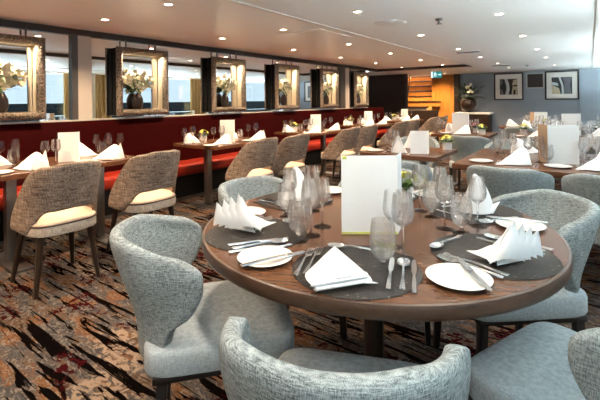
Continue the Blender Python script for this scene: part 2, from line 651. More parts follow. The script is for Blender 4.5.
LIGHTS = []
for y in [-1.01, .52, 2.05, 3.585, 5.115, 6.61, 8.147, 9.66]:
    for x in (-3.82, -2.82):
        LIGHTS.append((x, y, HC))
for y in [-.15, 1.45, 3.04, 4.617, 6.265, 7.754, 9.427]:
    LIGHTS.append((-1.59, y, HL))
for y in [-.8, .77, 2.34, 3.92, 5.47, 7.085, 8.66, 10.8]:
    LIGHTS.append((-.645, y, HL))
LIGHTS += [(-1.6, 11.0, HL), (-3.4, 11.9, HL), (-2.6, 11.2, HL)]
WARM, NEUT = (1.0, .71, .45), (1.0, .82, .63)
for x, y, z in LIGHTS:
    if in_view(x, y, z) :
        t = spawn(make_downlight, (x, y, z))
        later(t, 'glowing round downlight in the %s ceiling' % ('raised banquette side' if z == HC else 'lower window side'),
              'downlight', 'downlights in the ceiling', pj(x, y, z)[0])
    ld = bpy.data.lights.new('downlight_beam', 'SPOT')
    ld.energy = 60 if x < -2.2 else 22
    ld.color = WARM if x < -2.2 else NEUT
    ld.spot_size = rad(130)
    ld.spot_blend = .8
    ld.shadow_soft_size = .03
    lo = bpy.data.objects.new('downlight_beam', ld)
    COL.objects.link(lo)
    lo.location = (x, y, z - .02)
for (x, y, z, e, c) in [(-3.7, 12.2, 1.95, 26, (1, .62, .28)), (-4.5, 12.2, 1.97, 70, (1, .66, .34)), (-4.4, 13.6, 3.0, 40, (1, .7, .4))]:
    ld = bpy.data.lights.new('stair_beam', 'SPOT')
    ld.energy = e
    ld.color = c
    ld.spot_size = rad(140)
    ld.spot_blend = .8
    ld.shadow_soft_size = .04
    lo = bpy.data.objects.new('stair_beam', ld)
    COL.objects.link(lo)
    lo.location = (x, y, z)

# ceiling fittings
o = MB().lathe([(.0, -.012), (.13, -.012), (.155, -.004), (.16, 0)], 32).obj('ceiling_vent_disc', M['white_paint'])  # flush round ceiling vent
o.location = (-1.577, 3.696, HL)
tag(o, 'round pale flush disc on the near ceiling', 'ceiling disc')


def make_sprinkler():
    t = empty('ceiling_sprinkler')
    MB().lathe([(0, 0), (.035, 0), (.03, -.012), (.012, -.016), (.012, -.04), (0, -.04)], 16).obj('base', M['steeldark'], t)
    MB().lathe([(0, -.04), (.024, -.044), (.024, -.048), (0, -.048)], 12).obj('deflector', M['steeldark'], t)
    return t


for (x, y, lab) in [(-1.136, 3.805, 'dark sprinkler head on the near ceiling'), (-1.141, 10.36, 'small dark sprinkler head near the far wall')]:
    tag(spawn(make_sprinkler, (x, y, HL)), lab, 'sprinkler', 'sprinkler heads')
for (x, y, lab) in [(-1.574, 6.786, 'dark slot vent in the middle of the ceiling'), (-1.622, 10.05, 'dark slot vent near the far wall')]:
    t = empty('ceiling_vent', (x, y, HL))
    tag(t, lab, 'vent', 'slot vents in the ceiling')
    MB().box(-.17, .17, -.05, .05, -.008, 0).obj('slot_frame', M['grilleframe'], t, smooth=False)
    s = MB()
    for k in range(4):
        s.box(-.16, .16, -.045 + k * .024, -.03 + k * .024, -.011, -.007)
    s.obj('louvres', M['darktrim'], t, smooth=False)
o = MB().box(-3.09, -2.46, 3.8, 4.52, HC - .006, HC + .01).obj('ceiling_hatch', M['ceiling'], smooth=False, bevel=.003)
tag(o, 'square access hatch in the raised ceiling', 'hatch')


# ------------------------------------------------------------------ banquette
bq = empty('banquette', (-4.34, 3.85, 0))
tag(bq, 'long red leather banquette under the mirrors', 'banquette')
y0, y1 = YB - 3.85, 10.1 - 3.85
b = MB()


def backfn(u, v):
    prof = [(-.20, .40), (-.135, .42), (-.145, .62), (-.165, .85), (-.185, 1.02), (-.20, 1.045), (-.235, 1.05)]
    i = v * (len(prof) - 1)
    k = min(int(i), len(prof) - 2)
    f = i - k
    x = prof[k][0] * (1 - f) + prof[k + 1][0] * f
    z = prof[k][1] * (1 - f) + prof[k + 1][1] * f
    return (x, y0 + (y1 - y0) * u, z)


b.grid(backfn, 2, 13)
b.box(-.24, -.20, y0, y1, 0, 1.05)
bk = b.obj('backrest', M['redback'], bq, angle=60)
sm = MB()
for k in range(1, 9):
    yy = y0 + (y1 - y0) * k / 9
    sm.box(-.19, -.132, yy - .003, yy + .003, .44, 1.03, Matrix.Shear('XZ', 4, (0, 0)) if False else None)
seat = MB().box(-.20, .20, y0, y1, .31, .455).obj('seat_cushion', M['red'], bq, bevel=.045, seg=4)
MB().box(-.24, .13, y0, y1, 0, .31).obj('plinth', M['black'], bq, smooth=False)
MB().box(.13, .145, y0, y1, 0, .035).obj('kick_strip', M['steel'], bq, smooth=False)
MB().box(-.26, -.20, y0, 9.2 - 3.85, 1.05, 1.066).obj('ledge', M['creampost'], bq, smooth=False)


# ------------------------------------------------------------------ mirror frames and vases
FW, FH, FD, MW = .70, .82, .10, .078


def make_box_frame():
    """origin: bottom centre on the mirror plane, front towards +x, width along y"""
    t = empty('shadow_box_frame')
    # carved moulding, mitred
    m = MB()
    prof = [(0, 0), (.0, .028), (.18, .042), (.45, .05), (.8, .036), (1., .012), (1., 0)]
    W, H = FW / 2, FH

    def ring(a, d):
        k = a * MW
        return [(FD + d, -W + k, k), (FD + d, W - k, k), (FD + d, W - k, H - k), (FD + d, -W + k, H - k)]
    seg = 14
    rows = []
    for a, d in prof:
        c = ring(a, d)
        r = []
        for i in range(4):
            p, q = Vector(c[i]), Vector(c[(i + 1) % 4])
            for s in range(seg):
                r.append(p.lerp(q, s / seg))
        rows.append(r)
    n = len(rows[0])
    vs = [p for r in rows for p in r]
    fs = [(i * n + j, i * n + (j + 1) % n, (i + 1) * n + (j + 1) % n, (i + 1) * n + j)
          for i in range(len(rows) - 1) for j in range(n)]
    m.add(vs, fs)
    # carved bosses along the moulding
    RR = random.Random(3)
    for i in range(4):
        p, q = Vector(ring(.5, .046)[i]), Vector(ring(.5, .046)[(i + 1) % 4])
        cnt = int((q - p).length / .034)
        for s in range(cnt):
            c = p.lerp(q, (s + .5) / cnt)
            rr = .013 + RR.random() * .006
            m.lathe([(0, -rr), (rr * .8, -rr * .5), (rr, 0), (rr * .8, rr * .5), (0, rr)], 6, c)
    m.obj('carved_moulding', M['carved'], t, angle=50)
    s = MB()
    e = .012
    s.box(.004, FD, -W + e, -W + e + .015, e, H - e)
    s.box(.004, FD, W - e - .015, W - e, e, H - e)
    s.box(.004, FD, -W + e, W - e, e, e + .015)
    s.box(.004, FD, -W + e, W - e, H - e - .015, H - e)
    s.obj('box_sides', M['black'], t, smooth=False)
    l = MB()
    k = MW - .006
    l.box(.004, FD + .01, -W + .027, -W + k, k, H - k)
    l.box(.004, FD + .01, W - k, W - .027, k, H - k)
    l.box(.004, FD + .01, -W + .027, W - .027, .027, k)
    l.box(.004, FD + .01, -W + .027, W - .027, H - k, H - .027)
    l.obj('cream_lining', M['cream'], t, smooth=False)
    for yy in (-.2, .2):
        MB().tube([(FD * .6, yy, H - .02), (FD * .6, yy, H + .095)], .009).obj('hanging_rod', M['steeldark'], t)
        MB().tube([(FD * .6, yy, -.022), (FD * .6, yy, .02)], .009).obj('foot_rod', M['steeldark'], t)
    return t


def petal_flower(mb, c, r, nrm, n=5, cup=.35, rr=R):
    nrm = nrm.normalized()
    ref = Vector((0, 0, 1)) if abs(nrm.z) < .9 else Vector((1, 0, 0))
    a = nrm.cross(ref).normalized()
    b = nrm.cross(a)
    off = rr.random() * 6
    for k in range(n):
        t = off + 2 * PI * k / n
        d = a * math.cos(t) + b * math.sin(t)
        s = nrm.cross(d)
        p0 = c
        pm = c + d * r * .55 + nrm * r * cup * .5
        p1 = c + d * r + nrm * r * cup
        w = r * .42
        mb.add([p0, pm + s * w, p1 + s * w * .35, p1 - s * w * .35, pm - s * w, pm - nrm * r * .05], [(0, 5, 1), (1, 5, 2), (2, 5, 3), (3, 5, 4), (4, 5, 0)])


def leaf_blade(mb, p, d, L, w, droop=.3):
    d = d.normalized()
    s = d.cross(Vector((0, 0, 1)))
    s = s.normalized() if s.length > .01 else Vector((1, 0, 0))
    vs = []
    for i in range(5):
        f = i / 4
        c = p + d * L * f - Vector((0, 0, 1)) * droop * L * f * f
        ww = w * math.sin(PI * min(.97, .08 + f * .9))
        vs += [c - s * ww, c + s * ww]
    mb.add(vs, [(2 * i, 2 * i + 1, 2 * i + 3, 2 * i + 2) for i in range(4)])


def make_vase():
    t = empty('flower_vase')
    MB().lathe([(0, 0), (.045, 0), (.066, .03), (.076, .08), (.072, .13), (.050, .175), (.040, .19), (.046, .2),
                (.040, .2), (.034, .185), (.034, .15), (0, .15)], 24, (0, 0, 0), .68, .92).obj('vase', M['vase'], t)
    rr = random.Random(11)
    st, bl, yc, lf = MB(), MB(), MB(), MB()
    top = Vector((0, 0, .19))
    for k in range(64):
        a = rr.random() * 2 * PI
        el = rr.random() ** .6
        tip = Vector((.012 + .045 * rr.random(), math.cos(a) * .20 * el, .355 + math.sin(a) * .13 * el))
        if k % 3 == 0:
            mid = (top + tip) / 2 + Vector((0, 0, .03))
            st.tube([top, mid, tip], .003, 5)
        d = Vector((1., (rr.random() - .5) * 1.4 + tip.y * 2, (rr.random() - .3) * 1.4))
        petal_flower(bl, tip, .030 + .018 * rr.random(), d, 5, .4, rr)
        yc.lathe([(0, -.006), (.006, 0), (0, .007)], 6, tip + d.normalized() * .006)
    for k in range(34):
        a = rr.random() * 2 * PI
        p = Vector((0, 0, .22)) + Vector((.01, math.cos(a) * .10 * rr.random(), .16 * rr.random()))
        leaf_blade(lf, p, Vector((.3, math.cos(a), .5 + math.sin(a) * .6)), .10 + .06 * rr.random(), .014)
    st.obj('stems', M['stemgreen'], t)
    bl.obj('blossoms', M['petal'], t)
    yc.obj('flower_centres', M['petalyellow'], t)
    lf.obj('leaves', M['leaf'], t, solid=.0015)
    return t


WHICH = ['first', 'second', 'third', 'fourth', 'fifth', 'sixth']
for k in range(6):
    yc = 2.53 + 1.457 * (k - 1) + FW / 2
    t = spawn(make_box_frame, (ML + .005, yc, 1.088))
    nm = ['leftmost, cut by the photo edge', 'second from the left', 'third from the left', 'fourth from the left',
          'fifth from the left', 'sixth, farthest along the wall'][k]
    tag(t, 'carved silver box frame on the mirror wall, ' + nm, 'frame', 'box frames along the mirror wall')
    v = spawn(make_vase, (ML + .005 + .06, yc - (.05 if k else .02), 1.088 + MW - .006), 0)
    ld = bpy.data.lights.new('frame_light', 'AREA')
    ld.shape = 'RECTANGLE'
    ld.size, ld.size_y = .02, .5
    ld.energy = 4.0
    ld.color = (1, .80, .56)
    lo = bpy.data.objects.new('frame_light', ld)
    COL.objects.link(lo)
    lo.location = (ML + .005 + FD - .004, yc, 1.088 + FH - MW - .004)
    lo.rotation_euler = (0, rad(-18), 0)
    tag(v, 'dark vase of cream flowers inside the %s box frame from the left' % WHICH[k], 'vase', 'flower vases in the box frames')


# ------------------------------------------------------------------ far wall pieces
def prect(mb, y, x0, x1, z0, z1, d=.004):
    mb.box(x0, x1, y - d, y, z0, z1)


def picture(x0, x1, z0, z1, art, label):
    cx = (x0 + x1) / 2
    t = empty('framed_picture', (cx, YF, z0))
    tag(t, label, 'picture', 'framed prints on the far wall')
    w, h = (x1 - x0), (z1 - z0)
    f = MB()
    e = .035
    f.box(-w / 2, w / 2, -.035, 0, 0, e).box(-w / 2, w / 2, -.035, 0, h - e, h)
    f.box(-w / 2, -w / 2 + e, -.035, 0, e, h - e).box(w / 2 - e, w / 2, -.035, 0, e, h - e)
    f.obj('frame', M['picblack'], t, smooth=False, bevel=.003)
    MB().box(-w / 2 + e, w / 2 - e, -.012, -.001, e, h - e).obj('mount', M['picmat'], t, smooth=False)
    for i, (mat, polys) in enumerate(art):
        m = MB()
        for pl in polys:
            n = len(pl)
            yy = -.0135 - .0012 * i
            m.add([(-w / 2 + p[0] * w, yy, p[1] * h) for p in pl], [tuple(range(n))])
        m.obj('print', M[mat], t, smooth=False, solid=.001)


R0 = [(.2, .2), (.8, .2), (.8, .78), (.2, .78)]
picture(-2.235, -1.489, 1.20, 1.968,
        [('artdark', [R0]),
         ('artlight', [[(.38, .2), (.5, .2), (.54, .4), (.52, .6), (.46, .78), (.36, .78), (.42, .55), (.43, .4)]]),
         ('artbeige', [[(.60, .2), (.65, .2), (.68, .38), (.74, .38), (.73, .2), (.78, .2), (.8, .5), (.64, .5)],
                       [(.62, .54), (.8, .56), (.8, .76), (.66, .74)]]),
         ('artmid', [[(.2, .2), (.34, .2), (.28, .4), (.2, .42)], [(.2, .55), (.3, .6), (.28, .76), (.2, .76)]])],
        'framed print of dark figures, left of the wall grille')
picture(-.975, -.215, 1.20, 1.968,
        [('artdark', [R0]),
         ('artbeige', [[(.2, .2), (.46, .2), (.42, .4), (.2, .52)]]),
         ('artlight', [[(.2, .52), (.40, .48), (.38, .58), (.2, .62)], [(.50, .2), (.57, .2), (.55, .5), (.47, .78), (.40, .78), (.49, .5)]]),
         ('artmid', [[(.56, .2), (.78, .2), (.74, .5), (.80, .78), (.52, .78), (.58, .5)]])],
        'framed print with pale curve and beige block, right of the wall grille')
t = empty('wall_grille', ((-1.423 - .99) / 2, YF, 1.515))
tag(t, 'square dark ventilation grille between the two pictures', 'grille')
f = MB()
f.box(-.215, .215, -.03, 0, 0, .03).box(-.215, .215, -.03, 0, .395, .425).box(-.215, -.185, -.03, 0, .03, .395).box(.185, .215, -.03, 0, .03, .395)
f.obj('grille_frame', M['grilleframe'], t, smooth=False, bevel=.003)
MB().box(-.185, .185, -.012, -.001, .03, .395).obj('backing', M['grille'], t, smooth=False)
l = MB()
for k in range(12):
    l.box(-.185, .185, -.02, -.012, .045 + k * .029, .052 + k * .029)
l.obj('louvres', M['grille'], t, smooth=False)

# exit sign hanging at the end of the raised ceiling
t = empty('exit_sign', (-3.20, 10.45, 1.80))
t.scale = (.8, 1, .85)
t.rotation_euler = (0, 0, rad(14))
tag(t, 'green hanging exit sign with running figure and arrow', 'sign')
MB().box(-.165, .165, -.012, .012, 0, .19).obj('sign_panel', M['signteal'], t, smooth=False)
s = MB()
yy = -.0145


def sp(pl):
    s.add([(p[0], yy, p[1]) for p in pl], [tuple(range(len(pl)))])


sp([(-.165, 0), (-.115, 0), (-.115, .19), (-.165, .19)])
# running figure
sp([(-.045 + .017 * math.cos(a), .160 + .017 * math.sin(a)) for a in [2 * PI * i / 12 for i in range(12)]])
sp([(-.075, .085), (-.045, .08), (-.015, .135), (-.045, .145)])
sp([(-.045, .135), (-.095, .115), (-.098, .104), (-.05, .118)])
sp([(-.015, .135), (.02, .10), (.013, .092), (-.025, .115)])
sp([(-.06, .09), (-.075, .05), (-.11, .03), (-.106, .018), (-.062, .04), (-.045, .085)])
sp([(-.06, .088), (-.02, .06), (-.02, .018), (-.008, .018), (-.005, .068), (-.044, .098)])
# arrow
sp([(.045, .085), (.10, .085), (.10, .06), (.15, .095), (.10, .13), (.10, .105), (.045, .105)])
s.obj('pictogram', M['signwhite'], t, smooth=False, solid=.002)
for xx in (-.1, .1):
    MB().tube([(xx, 0, .19), (xx, 0, (HL - 1.80) / .85)], .005).obj('hanger', M['steeldark'], t)

# console with the big vase
t = empty('console_cabinet', (-2.72, 12.42, 0))
tag(t, 'white topped dark console cabinet against the grey wall', 'cabinet')
MB().box(-.50, .46, -.2, .24, .8, .855).obj('top', M['white_paint'], t, smooth=False, bevel=.006)
MB().box(-.46, .42, -.17, .24, 0, .8).obj('body', M['darkwood'], t, smooth=False)
for k in range(2):
    d = MB().box(-.45 + k * .44, -.03 + k * .44, -.185, -.17, .06, .78).obj('door', M['darkwood'], t, smooth=False, bevel=.003)
    MB().tube([(-.05 + k * .1, -.2, .4), (-.05 + k * .1, -.2, .55)], .006).obj('handle', M['steeldark'], d)
t = empty('round_vase', (-2.87, 12.38, .855))
tag(t, 'big round dark vase with white blooms and foliage on the console', 'vase')
pr = []
for i in range(13):
    a = -PI / 2 + PI * i / 12 * .9
    pr.append((.225 * math.cos(a), .225 + .225 * math.sin(a)))
pr[0] = (.0, 0)
pr += [(.06, .46), (.05, .46), (.05, .42)]
MB().lathe(pr, 28).obj('vase', M['vase'], t)
MB().tube([(.14 * math.cos(a), -.2, .225 + .14 * math.sin(a)) for a in [2 * PI * i / 24 for i in range(25)]], .01, 6).obj('ring_ornament', M['vase'], t)
lf, bl = MB(), MB()
rr = random.Random(5)
for k in range(150):
    a = rr.random() * 2 * PI
    d = Vector((math.cos(a) * 1.3, math.sin(a) * .38 - .12, -.1 + rr.random() * 1.2))
    p = Vector((0, 0, .46)) + d * .10 * rr.random()
    p += Vector((d.x, d.y, d.z)) * .22 * rr.random()
    leaf_blade(lf, p, d, .16 + .08 * rr.random(), .03)
for k in range(11):
    a = rr.random() * 2 * PI
    c = Vector((math.cos(a) * .24 * rr.random(), -.10 - .08 * rr.random(), .56 + .26 * rr.random()))
    petal_flower(bl, c, .042, Vector((.1, -1, .3)), 6, .35, rr)
lf.obj('leaves', M['leafdark'], t, solid=.002)
bl.obj('blossoms', M['petal'], t)


# ------------------------------------------------------------------ chairs
def smooth01(a, b, x):
    t = max(0., min(1., (x - a) / (b - a)))
    return t * t * (3 - 2 * t)


def ushape(s, r, w):
    """point on a U of half width w: s = signed path length from the back middle; opens towards +x"""
    half = r * PI / 2
    sg = 1 if s >= 0 else -1
    q = abs(s)
    if q <= half:
        a = q / r
        return (-r * math.cos(a), sg * w * math.sin(a)), (-math.cos(a), sg * math.sin(a))
    return (q - half, sg * w), (0., sg * 1.)


def interp(tab, x):
    if x <= tab[0][0]:
        return tab[0][1]
    for (a, b), (c, d) in zip(tab, tab[1:]):
        if x <= c:
            f = (x - a) / (c - a)
            f = f * f * (3 - 2 * f)
            return b + (d - b) * f
    return tab[-1][1]


def rounded_square(a, b, n=40, p=4.2, taper=0.):
    out = []
    for i in range(n):
        t = 2 * PI * i / n
        c, s = math.cos(t), math.sin(t)
        x = a * math.copysign(abs(c) ** (2 / p), c)
        y = b * math.copysign(abs(s) ** (2 / p), s)
        out.append((x, y * (1 + taper * x / a)))
    return out


def cushion(mb, outline, z0, z1, dome=.012, edge=.025):
    n = len(outline)
    rings = [(1 - edge * .9, z0), (1., z0 + edge * .5), (1., z1 - edge), (.985, z1 - edge * .35), (.95, z1), (.7, z1 + dome * .6), (.35, z1 + dome)]
    vs = []
    for k, z in rings:
        vs += [(x * k, y * k, z) for x, y in outline]
    fs = []
    for r in range(len(rings) - 1):
        for i in range(n):
            j = (i + 1) % n
            fs.append((r * n + i, r * n + j, (r + 1) * n + j, (r + 1) * n + i))
    fs.append(tuple(range(n - 1, -1, -1)))
    fs.append(tuple((len(rings) - 1) * n + i for i in range(n)))
    mb.add(vs, fs)


def leg(mb, x, y, z1, dx, dy, r1, r0, n=4):
    vs = []
    for z, r, ox, oy in ((z1, r1, 0, 0), (0, r0, dx, dy)):
        for k in range(n):
            a = 2 * PI * (k + .5) / n
            vs.append((x + ox + r * 1.41 * math.cos(a), y + oy + r * 1.41 * math.sin(a), z))
    fs = [(k, (k + 1) % n, n + (k + 1) % n, n + k) for k in range(n)] + [tuple(range(n)), tuple(range(2 * n - 1, n - 1, -1))]
    mb.add(vs, fs)


def make_tub_chair():
    """faces +x"""
    t = empty('tub_chair')
    r = w = .246
    half = r * PI / 2
    ext = [(.34, -.17), (.46, -.16), (.51, -.14), (.575, -.06), (.64, -.035), (.70, -.035), (.755, -.085)]

    def fn(u, v):
        s0 = (u - .5) * 2
        # rows follow the height, which drops from the back to the wing tips
        q = abs(s0)
        ztop = .80 - .048 * smooth01(.45, 1., q)
        z = .365 + (ztop - .365) * v
        e = interp(ext, z)
        L = half + e - .03 * smooth01(.9, 1., v)
        (x, y), (nx, ny) = ushape(s0 * L, r, w)
        lean = .100 * smooth01(.42, .85, z) * (1 - .66 * smooth01(.5, 1., q))
        return (x + nx * lean - .0, y + ny * lean * .6, z)
    MB().grid(fn, 33, 15).obj('backrest', M['tub'], t, solid=.046, sub=1, angle=80)
    s = MB()
    cushion(s, rounded_square(.256, .24, 48, 7., .03), .372, .458, .012, .02)
    so = s.obj('seat', M['tubseat'], t, angle=60)
    so.location.x = .022
    f = MB()
    f.box(-.20, .25, -.228, .228, .350, .374)
    f.obj('seat_frame', M['legblack'], t, bevel=.004)
    for sx, sy in ((1, 1), (1, -1), (-1, 1), (-1, -1)):
        l = MB()
        leg(l, .225 if sx > 0 else -.17, sy * .208, .352, sx * .02, sy * .012, .017, .012)
        l.obj('leg', M['legblack'], t, smooth=False)
    return t


def make_aisle_chair():
    """faces +x; shell back with a slot above the seat"""
    t = empty('dining_chair')
    r = w = .225
    half = r * PI / 2

    def fn(u, v):
        s0 = (u - .5) * 2
        q = abs(s0)
        zbot = .540 - .150 * smooth01(.33, .55, q) + .012 * (1 - smooth01(0, .3, q))
        ztop = .865 - .02 * smooth01(.3, .75, q) - .02 * smooth01(.8, 1., q)
        z = zbot + (ztop - zbot) * v
        hb = smooth01(.40, .87, z)
        L = (half + .17) * (1 - hb) + (half * .80) * hb - .035 * smooth01(.85, 1., v)
        (x, y), (nx, ny) = ushape(s0 * L, r, w)
        lean = .085 * smooth01(.45, .9, z)
        return (x - lean * (1.0 if abs(y) < .2 else .9) , y * (1 + .02 * hb), z)
    MB().grid(fn, 35, 12).obj('backrest', M['tweed'], t, solid=.03, sub=1, angle=80)
    o = rounded_square(.232, .222, 40, 3.4, .03)
    s = MB()
    cushion(s, o, .385, .452, .0, .012)
    b = s.obj('seat_band', M['seatbeige'], t, angle=60)
    b.location.x = .02
    s = MB()
    cushion(s, [(x * .985, y * .985) for x, y in o], .448, .475, .014, .014)
    b2 = s.obj('seat', M['seatcream'], t, angle=60)
    b2.location.x = .02
    MB().tube([(x * 1.0 + .02, y * 1.0, .4515) for x, y in o + [o[0]]], .0055, 6, False).obj('piping', M['piping'], t)
    for sx, sy in ((1, 1), (1, -1), (-1, 1), (-1, -1)):
        l = MB()
        leg(l, .17 if sx > 0 else -.125, sy * .155, .39, .08 if sx > 0 else -.03, sy * .045, .017, .010, 8)
        l.obj('leg', M['legbrown'], t)
    return t


def place_tub(x, y, deg, label, group):
    t = spawn(make_tub_chair, (x, y, 0), rad(deg))
    tag(t, label, 'chair', group)
    return t


RC = 'tub chairs around the round table'
TC = (-.73, 1.51)
place_tub(-1.172, 1.042, 50, 'grey blue tub chair at the left of the round table', RC)
place_tub(-.492, .862, 112, 'grey tub chair nearest the viewer, its back towards us', RC)
place_tub(.015, 1.366, 158, 'tub chair with pale seat cut by the bottom right corner', RC)
place_tub(-.31, 2.02, 219, 'tub chair at the right of the round table under sail napkin', RC)
place_tub(-1.33, 1.65, -8, 'pale tub chair behind the left napkin of the round table', RC)
place_tub(-.98, 2.17, -66, 'tub chair behind the big white menu of the round table', RC)

# ------------------------------------------------------------------ tables
TOP = .75


def make_round_table():
    t = empty('round_dining_table')
    RT = .685
    prof = [(0, -.045), (RT - .012, -.045), (RT - .003, -.040), (RT, -.03), (RT, -.01), (RT - .004, -.002), (RT - .012, 0)]
    n = 96
    m = MB().lathe([(RT - .03, -.0445), (RT - .012, -.0445), (RT - .003, -.040), (RT, -.03), (RT, -.01), (RT - .004, -.002), (RT - .012, -.0005)], n, (0, 0, TOP))
    m.obj('edge_band', M['tableedge'], t, angle=50)
    m = MB()
    m.disc(RT - .012, TOP, n)
    m.disc(RT - .03, TOP - .0445, n, up=False)
    m.lathe([(RT - .012, 0), (RT - .03, -.0445)], n, (0, 0, TOP))
    m.obj('tabletop', M['tabletop'], t, smooth=False)
    MB().lathe([(0, 0), (.04, 0), (.04, TOP - .045), (0, TOP - .045)], 28).obj('pedestal', M['steeldark'], t)
    MB().lathe([(0, 0), (.27, 0), (.27, .008), (.25, .014), (.05, .022), (0, .022)], 40).obj('base_plate', M['steeldark'], t)
    return t


rt = make_round_table()
rt.location = (*TC, 0)
rt.rotation_euler = (0, 0, rad(25))
tag(rt, 'big round walnut dining table with place settings in the foreground', 'table')


def rect_table(x0, x1, y0, y1, label, long_axis, group='rectangular dining tables', posts=True):
    cx, cy = (x0 + x1) / 2, (y0 + y1) / 2
    t = empty('dining_table', (cx, cy, 0))
    tag(t, label, 'table', group)
    w, d = (x1 - x0) / 2, (y1 - y0) / 2
    tb = MB().box(-w, w, -d, d, TOP - .04, TOP).obj('tabletop', M['tabletop'], t, bevel=.004)
    for s in (-1, 1):
        px, py = (s * (w - .22), 0) if long_axis == 'x' else (0, s * (d - .22))
        MB().box(px - .035, px + .035, py - .035, py + .035, .02, TOP - .04).obj('leg', M['steel'], t, bevel=.004)
        bx, by = (.05, .25) if long_axis == 'x' else (.25, .05)
        MB().box(px - bx - .02, px + bx + .02, py - by - .02, py + by + .02, 0, .02).obj('foot_plate', M['steel'], t, bevel=.004)
    return t


# ------------------------------------------------------------------ tableware
def make_wine_glass():
    t = MB().lathe([(0, .0), (.034, .0), (.035, .002), (.02, .006), (.006, .012), (.0042, .03), (.004, .09), (.007, .1),
                    (.02, .108), (.031, .122), (.036, .142), (.034, .165), (.029, .205), (.0278, .205), (.0325, .165),
                    (.0343, .142), (.0293, .124), (.018, .111), (0, .105)], 24).obj('wine_glass', M['glass'], angle=80)
    return t


def make_small_glass():
    return MB().lathe([(0, 0), (.034, 0), (.035, .002), (.02, .006), (.006, .012), (.0042, .028), (.004, .082), (.008, .09),
                       (.02, .098), (.030, .112), (.0335, .13), (.031, .155), (.026, .192), (.0248, .192), (.0295, .155),
                       (.0318, .13), (.0284, .114), (.018, .101), (0, .096)], 24).obj('wine_glass', M['glass'], angle=80)


def make_goblet():
    return MB().lathe([(0, 0), (.032, 0), (.033, .002), (.018, .006), (.008, .012), (.0075, .022), (.012, .03), (.026, .038),
                       (.036, .055), (.0395, .078), (.038, .105), (.033, .145), (.0315, .145), (.0362, .105), (.0377, .078),
                       (.0342, .057), (.0248, .0415), (.01, .034), (0, .033)], 24).obj('water_goblet', M['glass'], angle=80)


def make_plate():
    return MB().lathe([(0, 0), (.05, 0), (.055, .002), (.085, .010), (.0875, .0125), (.085, .0135), (.06, .0065), (.054, .005), (0, .005)],
                      44).obj('side_plate', M['china'], angle=60)


def make_mat():
    return MB().lathe([(0, 0), (.188, 0), (.19, .0015), (.188, .003), (0, .003)], 56).obj('placemat', M['mat'], smooth=False)


def strip(mb, pts, th=.0022):
    """a flat bar: pts = (x, half width, z)"""
    vs = []
    for x, w, z in pts:
        vs += [(x, -w, z), (x, w, z), (x, w * .8, z + th), (x, -w * .8, z + th)]
    fs = []
    for i in range(len(pts) - 1):
        a, b = 4 * i, 4 * i + 4
        fs += [(a, a + 1, b + 1, b), (a + 1, a + 2, b + 2, b + 1), (a + 2, a + 3, b + 3, b + 2), (a + 3, a, b, b + 3)]
    fs += [(3, 2, 1, 0), tuple(4 * (len(pts) - 1) + k for k in range(4))]
    mb.add(vs, fs)


def make_knife():
    m = MB()
    strip(m, [(-.11, .003, .001), (-.106, .0075, .001), (-.06, .0068, .002), (-.015, .0048, .003), (0, .005, .003), (.01, .0085, .002),
              (.06, .0095, .001), (.095, .008, .001), (.108, .002, .001)], .003)
    return m.obj('table_knife', M['cutlery'])


def make_fork():
    m = MB()
    strip(m, [(-.10, .004, .001), (-.095, .0085, .001), (-.05, .005, .003), (.01, .003, .008), (.03, .004, .008), (.045, .011, .005), (.056, .0115, .003)], .0022)
    for k in range(4):
        y = -.0095 + k * .00633
        vs = []
        for x, z in ((.054, .0032), (.075, .003), (.098, .007)):
            vs += [(x, y - .0019, z), (x, y + .0019, z), (x, y + .0015, z + .002), (x, y - .0015, z + .002)]
        fs = []
        for i in range(2):
            a, b = 4 * i, 4 * i + 4
            fs += [(a, a + 1, b + 1, b), (a + 1, a + 2, b + 2, b + 1), (a + 2, a + 3, b + 3, b + 2), (a + 3, a, b, b + 3)]
        fs += [(3, 2, 1, 0), (8, 9, 10, 11)]
        m.add(vs, fs)
    return m.obj('fork', M['cutlery'])


def make_spoon():
    m = MB()
    strip(m, [(-.10, .004, .001), (-.095, .0085, .001), (-.05, .005, .003), (.02, .003, .009), (.04, .004, .008)], .0025)

    def fn(u, v):
        a = 2 * PI * u
        return (.066 + .031 * v * math.cos(a), .0195 * v * math.sin(a) * (1 + .1 * math.cos(a)), .0015 + .0075 * v * v)
    m.grid(fn, 20, 6, True)
    return m.obj('spoon', M['cutlery'], solid=.0012, angle=60)


def leaf_sheet(mb, b0, b1, apex, bulge, nu=9, nv=9, curl=.0):
    """curved cloth triangle: base b0-b1, tip at apex, bowed along bulge"""
    b0, b1, apex, bulge = Vector(b0), Vector(b1), Vector(apex), Vector(bulge)

    def fn(u, v):
        p = b0.lerp(b1, u) * (1 - v) + apex * v
        return p + bulge * (4 * u * (1 - u) * (1 - v) * (.35 + .65 * math.sin(PI * min(1, v + .25)))) + Vector((0, 0, curl)) * v * v * (u - .5)
    mb.grid(fn, nu, nv)


